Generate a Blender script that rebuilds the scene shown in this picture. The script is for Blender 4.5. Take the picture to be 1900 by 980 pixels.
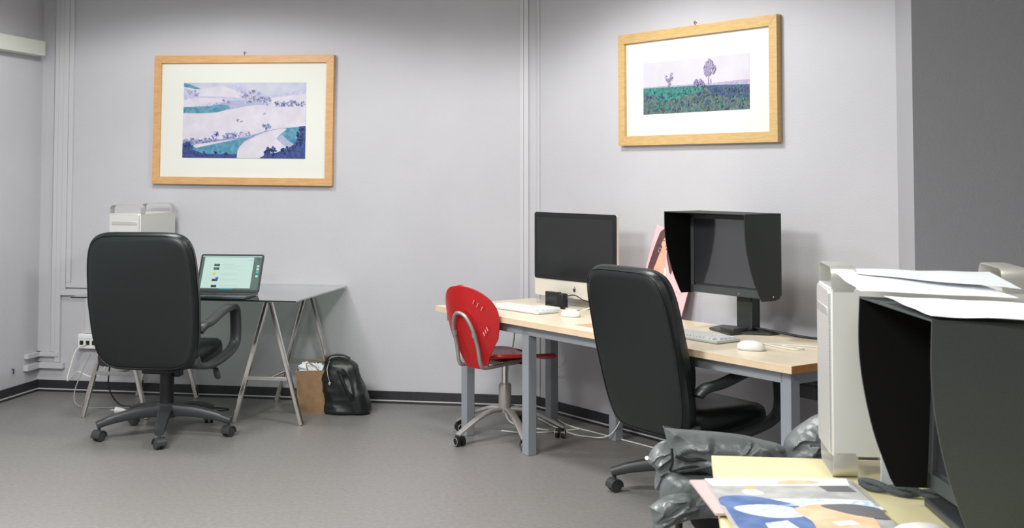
import bpy, bmesh, math, random
from mathutils import Vector, Matrix, noise
from math import sin, cos, pi, radians as R

for o in list(bpy.data.objects): bpy.data.objects.remove(o)
SC = bpy.context.scene
COL = SC.collection

# ------------------------------------------------------------------ camera
EYE = 1.52
cam_d = bpy.data.cameras.new('camera'); cam = bpy.data.objects.new('camera', cam_d); COL.objects.link(cam)
cam.location = (0, 0, EYE)
cam.rotation_euler = (R(90 + 2.685), 0, 0)
cam_d.sensor_width = 36; cam_d.lens = 2260 / 1900 * 36
cam_d.shift_y = -281 / 1900
cam_d.clip_start = .05
cam_d.dof.use_dof = True; cam_d.dof.focus_distance = 7.0; cam_d.dof.aperture_fstop = 9
SC.camera = cam
# ------------------------------------------------------------------ view, world
SC.view_settings.view_transform = 'Standard'; SC.view_settings.look = 'None'
SC.view_settings.gamma = 1; SC.view_settings.use_curve_mapping = False
SC.view_settings.exposure = 0.0
w = bpy.data.worlds.new('world'); SC.world = w; w.use_nodes = True
w.node_tree.nodes['Background'].inputs[0].default_value = (.8, .85, .9, 1)
w.node_tree.nodes['Background'].inputs[1].default_value = .05

# wall frames: A = back wall (s along it to the right, t out into the room), B = right wall
def ang(a): return Vector((sin(R(a)), cos(R(a)), 0))
AL = Vector((-3.27, 8.468, 0)); AB = Vector((.151, 7.852, 0))
aA = ang(100.2); nA = -ang(10.2); uB = ang(144.5); vB = ang(54.5)
def WA(s, t, z=0): return AL + aA * s + nA * t + Vector((0, 0, z))
def WB(s, t, z=0): return AB + uB * s - vB * t + Vector((0, 0, z))
RA = R(-10.2); RB = R(-54.5)

CEIL = 2.95
def lamp(loc, power, cone, blend, size, col=(1, .995, .985)):
    if cone == 0:   # diffuser panel added as fill light, out of view
        l = bpy.data.lights.new('fill_panel_light', 'AREA'); l.energy = power; l.shape = 'RECTANGLE'; l.size = size; l.size_y = size * .5; l.color = col
        o = bpy.data.objects.new('fill_panel_light', l); COL.objects.link(o); o.location = loc
        return o
    l = bpy.data.lights.new('ceiling_spot_light', 'SPOT'); l.energy = power; l.spot_size = R(cone); l.spot_blend = blend
    l.shadow_soft_size = size; l.color = col
    o = bpy.data.objects.new('ceiling_spot_light', l); COL.objects.link(o); o.location = loc
    return o
LIGHTS = [  # position, power, cone (0 = panel), blend, size
    (WA(1.40, 1.45, CEIL - .05), 122, 162, .2, .22),
    (WB(1.5, 1.3, CEIL - .05), 172, 161, .3, .22),
    (Vector((-2.1, 3.9, CEIL - .06)), 175, 0, 0, 1.2),  # added fill panel, set over to the left wall side
    (Vector((.85, 2.55, CEIL - .06)), 105, 126, 1, .22),  # added fill spot to brighten the near desk and papers
    (Vector((-1.4, .8, CEIL - .06)), 150, 0, 0, 1.2),  # added fill panel on the camera side
]
for a in LIGHTS: lamp(*a)

# ------------------------------------------------------------------ helpers
def lin(c): c /= 255.; return c / 12.92 if c <= .04045 else ((c + .055) / 1.055) ** 2.4
def rgb(r, g, b): return (lin(r), lin(g), lin(b), 1)
MATS = {}
def mat(name, col, rough=.5, metal=0, bump=0, bscale=60, col2=None, cscale=8, emit=0, spec=.5, coat=0, coord='Object', detail=4, stretch=None, bdist=.01):
    m = bpy.data.materials.new(name); m.use_nodes = True; MATS[name] = m
    nt = m.node_tree; N = nt.nodes; Lk = nt.links; b = N['Principled BSDF']
    b.inputs['Base Color'].default_value = col; b.inputs['Roughness'].default_value = rough
    b.inputs['Metallic'].default_value = metal; b.inputs['Specular IOR Level'].default_value = spec
    b.inputs['Coat Weight'].default_value = coat; b.inputs['Coat Roughness'].default_value = .05
    tc = N.new('ShaderNodeTexCoord'); src = tc.outputs[coord]
    if stretch:
        mp = N.new('ShaderNodeMapping'); mp.inputs['Scale'].default_value = stretch; Lk.new(src, mp.inputs[0]); src = mp.outputs[0]
    if col2:
        n = N.new('ShaderNodeTexNoise'); n.inputs['Scale'].default_value = cscale; n.inputs['Detail'].default_value = detail; Lk.new(src, n.inputs['Vector'])
        r = N.new('ShaderNodeValToRGB'); r.color_ramp.elements[0].position = .35; r.color_ramp.elements[1].position = .65
        r.color_ramp.elements[0].color = col; r.color_ramp.elements[1].color = col2
        Lk.new(n.outputs[0], r.inputs[0]); Lk.new(r.outputs[0], b.inputs['Base Color'])
    if bump:
        n = N.new('ShaderNodeTexNoise'); n.inputs['Scale'].default_value = bscale; n.inputs['Detail'].default_value = 3; Lk.new(src, n.inputs['Vector'])
        bp = N.new('ShaderNodeBump'); bp.inputs['Strength'].default_value = bump; bp.inputs['Distance'].default_value = bdist
        Lk.new(n.outputs[0], bp.inputs['Height']); Lk.new(bp.outputs[0], b.inputs['Normal'])
    if emit:
        b.inputs['Emission Color'].default_value = col; b.inputs['Emission Strength'].default_value = emit
    return m

def catmull(pts, n=8, closed=False):
    P = [Vector(p) for p in pts]; out = []; k = len(P)
    rng = range(k) if closed else range(k - 1)
    for i in rng:
        g = (lambda j: P[j % k]) if closed else (lambda j: P[max(0, min(k - 1, j))])
        p0, p1, p2, p3 = g(i - 1), g(i), g(i + 1), g(i + 2)
        for j in range(n):
            t = j / n
            out.append(.5 * ((2 * p1) + (p2 - p0) * t + (2 * p0 - 5 * p1 + 4 * p2 - p3) * t * t + (3 * p1 - p0 - 3 * p2 + p3) * t ** 3))
    if not closed: out.append(P[-1].copy())
    return out

class MB:
    def __init__(s): s.bm = bmesh.new(); s.mi = 0
    def _f(s, vs):
        try:
            f = s.bm.faces.new(vs); f.material_index = s.mi; return f
        except ValueError: return None
    def box(s, c, size, rz=0, rx=0, ry=0):
        M = Matrix.Translation(c) @ Matrix.Rotation(rz, 4, 'Z') @ Matrix.Rotation(ry, 4, 'Y') @ Matrix.Rotation(rx, 4, 'X')
        v = [s.bm.verts.new(M @ Vector((x * size[0] / 2, y * size[1] / 2, z * size[2] / 2))) for z in (-1, 1) for y in (-1, 1) for x in (-1, 1)]
        for q in ((0, 2, 3, 1), (4, 5, 7, 6), (0, 1, 5, 4), (2, 6, 7, 3), (0, 4, 6, 2), (1, 3, 7, 5)): s._f([v[i] for i in q])
        return s
    def rings(s, rings, caps=True, closed=True):
        vr = [[s.bm.verts.new(p) for p in r] for r in rings]
        n = len(vr[0])
        for a, b in zip(vr, vr[1:]):
            for i in range(n if closed else n - 1): s._f([a[i], a[(i + 1) % n], b[(i + 1) % n], b[i]])
        if caps: s._f(list(reversed(vr[0]))); s._f(vr[-1])
        return s
    def tube(s, pts, r, seg=10, smooth=0, closed=False):
        P = [Vector(p) for p in pts]
        if smooth: P = catmull(P, smooth)
        rr = r if isinstance(r, (list, tuple)) else None
        prev = None; rg = []
        for i, p in enumerate(P):
            t = (P[min(i + 1, len(P) - 1)] - P[max(i - 1, 0)]).normalized()
            if prev is None:
                up = Vector((0, 0, 1)) if abs(t.z) < .9 else Vector((1, 0, 0))
                x = t.cross(up).normalized()
            else:
                x = (prev - t * prev.dot(t)).normalized()
            prev = x; y = t.cross(x)
            ra = rr[0] + (rr[1] - rr[0]) * i / (len(P) - 1) if rr else r
            rg.append([p + (x * cos(2 * pi * k / seg) + y * sin(2 * pi * k / seg)) * ra for k in range(seg)])
        return s.rings(rg)
    def bar(s, pts, wdt, th, side, smooth=0):
        """rectangular section swept along pts; side = fixed lateral direction; wdt/th may be (start,end)"""
        P = [Vector(p) for p in pts]
        if smooth: P = catmull(P, smooth)
        side = Vector(side).normalized(); rg = []
        for i, p in enumerate(P):
            f = i / (len(P) - 1)
            W = wdt[0] + (wdt[1] - wdt[0]) * f if isinstance(wdt, tuple) else wdt
            T = th[0] + (th[1] - th[0]) * f if isinstance(th, tuple) else th
            t = (P[min(i + 1, len(P) - 1)] - P[max(i - 1, 0)]).normalized()
            nrm = side.cross(t).normalized()
            c = []
            for (a, b) in ((-.5, -.3), (-.38, -.5), (.38, -.5), (.5, -.3), (.5, .3), (.38, .5), (-.38, .5), (-.5, .3)):
                c.append(p + side * a * W + nrm * b * T)
            rg.append(c)
        return s.rings(rg)
    def cyl(s, a, b, r, seg=20, r2=None):
        return s.tube([a, b], (r, r2) if r2 is not None else r, seg)
    def lathe(s, prof, c=(0, 0, 0), seg=24):
        c = Vector(c)
        return s.rings([[c + Vector((r * cos(2 * pi * k / seg), r * sin(2 * pi * k / seg), z)) for k in range(seg)] for r, z in prof])
    def prism(s, poly, z0, z1):
        return s.rings([[Vector((x, y, z0)) for x, y in poly], [Vector((x, y, z1)) for x, y in poly]])
    def face(s, pts): s._f([s.bm.verts.new(p) for p in pts]); return s
    def pebble(s, outline, prof, frame):
        """outline: 2D closed list, prof: list of (scale or inset, depth); frame(x,z,d)->Vector"""
        cx = sum(p[0] for p in outline) / len(outline); cz = sum(p[1] for p in outline) / len(outline)
        rg = []
        for sc, d in prof:
            rg.append([frame(cx + (p[0] - cx) * sc, cz + (p[1] - cz) * sc, d) for p in outline])
        return s.rings(rg)
    def xf(s, M, start=0):
        s.bm.verts.ensure_lookup_table()
        for v in list(s.bm.verts)[start:]: v.co = M @ v.co
        return s
    def build(s, name, m, parent=None, smooth=40, bevel=0, seg=2, sub=0, loc=None, rz=None):
        bmesh.ops.recalc_face_normals(s.bm, faces=s.bm.faces)
        me = bpy.data.meshes.new(name); s.bm.to_mesh(me); s.bm.free()
        ms = m if isinstance(m, (list, tuple)) else [m]
        for q in ms: me.materials.append(MATS[q] if isinstance(q, str) else q)
        if smooth:
            for p in me.polygons: p.use_smooth = True
            me.set_sharp_from_angle(angle=R(smooth))
        o = bpy.data.objects.new(name, me); COL.objects.link(o)
        if parent: o.parent = parent
        if loc is not None: o.location = loc
        if rz is not None: o.rotation_euler[2] = rz
        if bevel:
            b = o.modifiers.new('bevel', 'BEVEL'); b.width = bevel; b.segments = seg; b.limit_method = 'ANGLE'; b.angle_limit = R(35)
        if sub:
            b = o.modifiers.new('sub', 'SUBSURF'); b.levels = sub; b.render_levels = sub
        return o

def tag(o, label, cat, group=None):
    o['label'] = label; o['category'] = cat
    if group: o['group'] = group
    return o
def thing(name, label, cat, loc, rz=0, group=None):
    o = bpy.data.objects.new(name, None); COL.objects.link(o); o.location = loc; o.rotation_euler = (0, 0, rz)
    o.empty_display_size = .1
    return tag(o, label, cat, group)
def struct(o): o['kind'] = 'structure'; return o
def rrect(w, h, r, n=6, cx=0, cy=0):
    out = []
    for qx, qy, a0 in ((1, 1, 0), (-1, 1, 90), (-1, -1, 180), (1, -1, 270)):
        for k in range(n + 1):
            a = R(a0 + 90 * k / n); out.append((cx + qx * (w / 2 - r) + r * cos(a), cy + qy * (h / 2 - r) + r * sin(a)))
    return out
def dup(root, loc, rz, label, group=None):
    r = root.copy(); COL.objects.link(r); r.location = loc; r.rotation_euler = (0, 0, rz); r['label'] = label
    if group: r['group'] = group
    def rec(src, dst):
        for ch in list(src.children):
            c = ch.copy(); COL.objects.link(c); c.parent = dst; rec(ch, c)
    rec(root, r); return r

# ------------------------------------------------------------------ materials
mat('wall_paint', rgb(190, 190, 194), .85, bump=.35, bscale=150, col2=rgb(193, 193, 197), cscale=3, bdist=.004)
mat('wall_paint_shaded', rgb(160, 160, 164), .85, bump=.35, bscale=150, bdist=.004)  # darker copy of wall_paint: shade on the far right wall put into colour
mat('floor_lino', rgb(118, 116, 114), .42, bump=.05, bscale=200, col2=rgb(129, 127, 124), cscale=45, detail=12, bdist=.002)
mat('ceiling_paint', rgb(225, 225, 222), .9)
mat('base_black', rgb(38, 38, 42), .45, col2=rgb(46, 46, 50), cscale=40)
mat('base_line', rgb(190, 190, 190), .3)
mat('trunk_white', rgb(197, 197, 200), .5)
mat('conduit_cover', rgb(206, 210, 200), .6)
mat('leather', rgb(19, 26, 25), .36, bump=.25, bscale=260, bdist=.002, spec=.5)
mat('jacket_leather', rgb(90, 96, 96), .38, bump=.35, bscale=16, bdist=.015, spec=.7)
mat('plastic_black', rgb(54, 58, 59), .42)
mat('plastic_dark', rgb(22, 23, 25), .4)
mat('hood_black', rgb(13, 13, 14), .85, bump=.2, bscale=500, bdist=.001, spec=.2)
mat('hood_grey', rgb(58, 64, 64), .6, col2=rgb(63, 69, 69), cscale=200)
mat('hood_dark', rgb(40, 46, 43), .6)
mat('screen_off', rgb(34, 35, 36), .12, spec=.6)
mat('screen_matte', rgb(52, 53, 58), .10); MATS['screen_matte'].node_tree.nodes['Principled BSDF'].inputs['IOR'].default_value = 2.0
mat('aluminium', rgb(196, 196, 190), .38, metal=.55, col2=rgb(204, 204, 198), cscale=3)
mat('alu_dull', rgb(212, 213, 208), .55, metal=.25)
mat('imac_alu', rgb(222, 219, 205), .45, metal=.2)
mat('chrome', rgb(232, 228, 222), .18, metal=1)
mat('silver_paint', rgb(168, 164, 160), .38, metal=.5)
mat('grey_metal', rgb(150, 156, 162), .45, metal=.15)
mat('white_plastic', rgb(238, 238, 234), .35)
mat('key_white', rgb(242, 243, 242), .5)
mat('red_shell', rgb(192, 30, 33), .33, spec=.5, col2=rgb(186, 26, 30), cscale=4)
mat('slot', rgb(225, 150, 150), .6)
mat('birch_top', rgb(240, 226, 200), .3, col2=rgb(235, 220, 193), cscale=3, stretch=(1, 8, 1))
mat('birch_edge', rgb(228, 204, 174), .5, col2=rgb(221, 195, 163), cscale=10)
mat('brown_edge', rgb(196, 134, 74), .5, col2=rgb(180, 118, 62), cscale=60)
mat('yellow_top', rgb(222, 214, 168), .35, col2=rgb(219, 210, 162), cscale=2)
mat('frame_wood', rgb(208, 164, 112), .45, col2=rgb(199, 152, 98), cscale=14, stretch=(1, 1, 6))
mat('frame_wood_pale', rgb(206, 174, 118), .45, col2=rgb(194, 158, 102), cscale=10, stretch=(1.5, 6, 8), detail=6)
mat('mat_board', rgb(218, 220, 212), .7)
mat('paper', rgb(240, 243, 248), .6)
mat('paper_grey', rgb(206, 212, 212), .5)
mat('card_pink', rgb(250, 190, 196), .5)
mat('kraft', rgb(150, 120, 88), .8, col2=rgb(138, 108, 78), cscale=20)
mat('tissue', rgb(232, 240, 244), .8)
mat('cord_brown', rgb(140, 100, 60), .7)
mat('cable_white', rgb(222, 222, 212), .5)
mat('cable_grey', rgb(150, 150, 145), .5)
mat('cable_black', rgb(20, 20, 22), .5)
mat('pad_brown', rgb(206, 164, 138), .6)
mat('brass', rgb(190, 150, 80), .3, metal=1)
mat('socket_dark', rgb(25, 30, 28), .5)
mat('port_green', rgb(120, 150, 130), .5)
def flat(name, r, g, b, r2=None, g2=None, b2=None, sc=60):
    return mat(name, rgb(r, g, b), .6, col2=rgb(r2, g2, b2) if r2 is not None else None, cscale=sc, detail=8)
flat('print_field', 196, 192, 204, 206, 202, 212, 14)
flat('print_sky', 172, 180, 200, 192, 193, 206, 12)
flat('print_teal', 50, 120, 150, 96, 150, 172, 40)
flat('print_blue', 120, 132, 178, 158, 164, 200, 70)
flat('print_navy', 34, 44, 104, 58, 80, 140, 60)
flat('print_lilac', 168, 168, 200, 190, 188, 214, 50)
flat('print_grey', 168, 172, 196, 150, 160, 190, 60)
flat('photo_sky', 192, 189, 198, 200, 197, 206, 6)
flat('photo_green', 40, 78, 92, 60, 150, 130, 55)
flat('photo_dark', 52, 72, 84, 96, 118, 110, 80)
flat('photo_navy', 44, 50, 96, 60, 96, 120, 70)
flat('photo_purple', 150, 140, 172, 178, 168, 190, 60)
flat('photo_tree', 142, 132, 168)
flat('hair', 82, 54, 58, 104, 70, 72, 60)
flat('skin', 238, 184, 158, 232, 172, 146, 20)
flat('lip', 196, 90, 96)
flat('ink', 60, 55, 60)
flat('mag_grey', 150, 150, 150, 178, 178, 174, 16)
flat('mag_blue', 66, 92, 142, 92, 118, 164, 16)
flat('mag_white', 236, 238, 242)
flat('mag_lightblue', 150, 180, 216, 236, 240, 244, 60)
flat('mag_skin', 222, 168, 130, 236, 190, 160, 18)
flat('mag_dark', 96, 98, 100)
flat('mag_orange', 232, 170, 110)
flat('mag_edge', 190, 172, 168)
for nm, c, e in (('scr_white', (214, 246, 236), .75), ('scr_teal', (84, 116, 108), .7), ('scr_dark', (24, 60, 46), .5), ('scr_green', (20, 130, 80), .6),
                 ('scr_yellow', (232, 220, 70), .8), ('scr_blue', (30, 70, 220), .8), ('scr_cyan', (20, 210, 230), .8), ('scr_line', (190, 222, 212), .75)):
    mat(nm, rgb(*c), .3, emit=e)
    MATS[nm].node_tree.nodes['Principled BSDF'].inputs['Base Color'].default_value = (.02, .02, .02, 1)
# tinted desk glass: clear body with green-grey tint under a mirror reflection that grows at grazing angles
g = bpy.data.materials.new('tinted_glass'); g.use_nodes = True; MATS['tinted_glass'] = g
nt = g.node_tree; nt.nodes.remove(nt.nodes['Principled BSDF'])
tr = nt.nodes.new('ShaderNodeBsdfTransparent'); tr.inputs[0].default_value = (.48, .56, .50, 1)
gl = nt.nodes.new('ShaderNodeBsdfGlossy'); gl.inputs['Roughness'].default_value = .03; gl.inputs['Color'].default_value = (.97, .97, .97, 1)
fr = nt.nodes.new('ShaderNodeMath'); fr.operation = 'POWER'; fr.inputs[1].default_value = 1.6
lw = nt.nodes.new('ShaderNodeLayerWeight'); lw.inputs[0].default_value = .5; nt.links.new(lw.outputs['Facing'], fr.inputs[0])
mx = nt.nodes.new('ShaderNodeMixShader'); nt.links.new(fr.outputs[0], mx.inputs[0]); nt.links.new(tr.outputs[0], mx.inputs[1]); nt.links.new(gl.outputs[0], mx.inputs[2])
nt.links.new(mx.outputs[0], nt.nodes['Material Output'].inputs[0])
mat('glass_edge', rgb(14, 32, 28), .15)
# perforated metal: dots in bump and colour
pm = mat('perforated', rgb(176, 176, 172), .35, metal=.5)
nt = pm.node_tree; N = nt.nodes; v = N.new('ShaderNodeTexVoronoi'); v.inputs['Scale'].default_value = 260; v.inputs['Randomness'].default_value = 0
tc = N.new('ShaderNodeTexCoord'); nt.links.new(tc.outputs['Object'], v.inputs['Vector'])
r = N.new('ShaderNodeValToRGB'); r.color_ramp.elements[0].position = .34; r.color_ramp.elements[1].position = .42
r.color_ramp.elements[0].color = rgb(110, 110, 108); r.color_ramp.elements[1].color = rgb(222, 222, 218)
nt.links.new(v.outputs[0], r.inputs[0]); nt.links.new(r.outputs[0], N['Principled BSDF'].inputs['Base Color'])

# ------------------------------------------------------------------ the room
P_end = WB(2.782, 0); P_col = P_end - Vector((.177, .984, 0)) * .5; P_r = P_col + aA * 2.6
P_br = Vector((3.4, -2.2, 0)); P_bl = Vector((-5.18, -2.2, 0))
def slab(name, p, q, inward, m='wall_paint', th=.12, ext=.12, z0=0, z1=CEIL):
    d = (q - p).normalized(); p = p - d * ext; q = q + d * ext; o = inward.normalized() * -th
    return struct(MB().prism([(c.x, c.y) for c in (p, q, q + o, p + o)], z0, z1).build(name, m, smooth=0))
slab('wall_back', AL, AB, nA, ext=.1)
slab('wall_right', AB + uB * .0, P_end, -vB, ext=.0)
slab('wall_left', AL, P_bl, aA, ext=0)
slab('wall_front', P_bl, P_br, Vector((0, 1, 0)))
slab('wall_near_right', P_r, P_br, Vector((-1, 0, 0)))
d = ang(10.2)
struct(MB().prism([(c.x, c.y) for c in (P_end, P_col, P_r, P_r + d * .9, P_end + d * .35)], 0, CEIL).build('wall_far_right', 'wall_paint_shaded', smooth=0))
fl = [(-5.6, -2.5), (4.6, -2.5), (4.6, 5.5), (2.0, 9.0), (-3.6, 9.0)]
struct(MB().prism(fl, -.05, 0).build('floor', 'floor_lino', smooth=0))
struct(MB().prism(fl, CEIL, CEIL + .05).build('ceiling', 'ceiling_paint', smooth=0))
def baseboard(name, p, q, inward):
    d = (q - p).normalized(); L = (q - p).length; m = MB()
    rz = math.atan2(d.y, d.x); n = inward.normalized(); c = (p + q) / 2
    m.box(c + n * .006 + Vector((0, 0, .05)), (L, .012, .055), rz); m.box(c + n * .008 + Vector((0, 0, .007)), (L, .016, .014), rz)
    m.mi = 1; m.box(c + n * .008 + Vector((0, 0, .0185)), (L, .016, .008), rz)
    return struct(m.build(name, ['base_black', 'base_line'], smooth=0))
baseboard('baseboard_back', AL, AB, nA); baseboard('baseboard_right', AB, P_end, -vB)
baseboard('baseboard_left', AL, AL + nA * 7, aA); baseboard('baseboard_far_right', P_col, P_r, nA)

# ceiling lamp housings above the view; the last three mark added fill lights
for i, a in enumerate(LIGHTS):
    c = a[0]; h = thing('ceiling_light_rim', ['round ceiling downlight near the back wall above the glass desk', 'round ceiling downlight near the right wall above the long desk',
        'round rim for an added fill panel over the open floor', 'round rim for an added fill spot over the nearest desk', 'round rim for an added fill panel near the viewer'][i], 'ceiling light', (c.x, c.y, CEIL), 0, 'ceiling downlights')
    m = MB(); m.lathe([(.19, -.0), (.2, -.012), (.17, -.014), (.165, -.002), (.16, -.001)]); m.build('rim', 'white_plastic', h)

# cable trunking
def trunk(boxes, label, cover=None):
    m = MB()
    for c, sz, rz in boxes: m.box(c, sz, rz)
    return tag(m.build('cable_trunking', 'trunk_white', smooth=0, bevel=.0015), label, 'cable trunking')
def vA(s0, s1, z0, z1, t=.022): return (WA((s0 + s1) / 2, t / 2 + .0005, (z0 + z1) / 2), (s1 - s0, t, z1 - z0), RA)
def vL(n0, n1, z0, z1, t=.022): return (AL + nA * (n0 + n1) / 2 + aA * (t / 2 + .0005) + Vector((0, 0, (z0 + z1) / 2)), (t, n1 - n0, z1 - z0), RA)
def vBx(s0, s1, z0, z1, t=.022): return (WB((s0 + s1) / 2, t / 2 + .0005, (z0 + z1) / 2), (s1 - s0, t, z1 - z0), RB)
trunk([vA(.108, .137, .272, CEIL), vA(.0, .168, .240, .270, .03), vL(.0, .166, .240, .270, .03)], 'leftmost white vertical cable duct, wrapping the left corner low down as the upper strip')
trunk([vA(.1385, .174, .202, CEIL, .024), vA(.0, .207, .160, .200, .034), vL(.0, .175, .160, .200, .034)], 'second white cable duct from the left, ending in the lowest strip round the corner')
trunk([vA(.1755, .210, .703, CEIL, .026), vA(.1755, .42, .660, .702, .03), vA(.358, .408, .405, .659, .02)], 'third white cable duct, turning right behind the glass desk down to the network box')
trunk([vA(.2115, .243, .747, CEIL, .02), vA(.2115, .62, .712, .746, .018)], 'narrow white cable duct nearest the landscape picture, turning right above the glass desk')
trunk([vA(3.375, 3.400, .08, CEIL, .007)], 'left of the two thin white ducts on the back wall in the far corner')
trunk([vA(3.402, 3.432, .08, CEIL, .010)], 'right of the two thin white ducts on the back wall in the far corner')
trunk([vBx(.03, .052, .08, CEIL, .007), vBx(.03, .30, .762, .775, .012)], 'thin white duct on the right wall in the far corner')
# horizontal cover box high on the left wall
c = thing('wall_trunking_box', 'pale horizontal box duct high on the left wall ending short of the corner', 'duct', AL + nA * .0, RA)
MB().box((.04, -1.9 - .1, 2.352), (.078, 3.8, .104)).build('cover', 'conduit_cover', c, bevel=.004)
MB().box((.04, -.099, 2.352), (.07, .004, .096)).build('end_cap', 'conduit_cover', c, bevel=.001)
# small bracket mark on left wall
m = MB(); m.tube([AL + nA * .306 + aA * .001 + Vector((0, 0, .195)), AL + nA * .306 + aA * .015 + Vector((0, 0, .19)), AL + nA * .31 + aA * .012 + Vector((0, 0, .165))], .004, 8, 3)
tag(m.build('wall_hook', 'plastic_dark'), 'tiny dark hook low on the left wall', 'hook')
# network box
b = thing('network_socket', 'cream network wall box with dark ports left of the black chair at the glass desk', 'socket', WA(.40, 0, .352), RA)
MB().box((0, .0 - .026, 0), (.15, .05, .1)).build('housing', 'white_plastic', b, bevel=.006)
for x in (-.045, 0, .045): MB().box((x, -.052, -.008), (.026, .005, .028)).build('port', 'socket_dark', b)
MB().box((0, -.053, .03), (.13, .003, .018)).build('label_strip', 'mag_white', b)

# ------------------------------------------------------------------ pictures
def picture(name_label, s0, s1, z0, z1, fw, wood, opening, roll, frame, rz, artf):
    cx, cz = (s0 + s1) / 2, (z0 + z1) / 2; W, Hh = s1 - s0, z1 - z0; D = .034
    t = thing('framed_picture', name_label, 'picture', frame(cx, .002, cz), rz); t.rotation_euler = (0, roll, rz)
    for nm, poly in (('frame_top', [(-W/2, Hh/2), (W/2, Hh/2), (W/2-fw, Hh/2-fw), (-W/2+fw, Hh/2-fw)]), ('frame_bottom', [(-W/2, -Hh/2), (W/2, -Hh/2), (W/2-fw, -Hh/2+fw), (-W/2+fw, -Hh/2+fw)]),
                     ('frame_left', [(-W/2, -Hh/2), (-W/2, Hh/2), (-W/2+fw, Hh/2-fw), (-W/2+fw, -Hh/2+fw)]), ('frame_right', [(W/2, -Hh/2), (W/2, Hh/2), (W/2-fw, Hh/2-fw), (W/2-fw, -Hh/2+fw)])):
        m = MB(); m.rings([[Vector((x, 0, z)) for x, z in poly], [Vector((x, -D, z)) for x, z in poly]])
        m.build(nm, wood, t, smooth=0, bevel=.0015)
    m = MB(); m.box((0, -.010, 0), (W - 2 * fw + .004, .012, Hh - 2 * fw + .004)); m.build('mat_board', 'mat_board', t, smooth=0)
    x0, x1, y0, y1 = [q - (cx if i < 2 else cz) for i, q in enumerate(opening)]
    artf(t, x0, x1, y0, y1)
    m = MB(); m.tube([(-.0, .0, Hh/2), (-.008, -.004, Hh/2 + .018), (.0, -.008, Hh/2 + .026), (.008, -.004, Hh/2 + .016)], .0022, 6, 4); m.build('hanger', 'brass', t)
    return t

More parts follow.
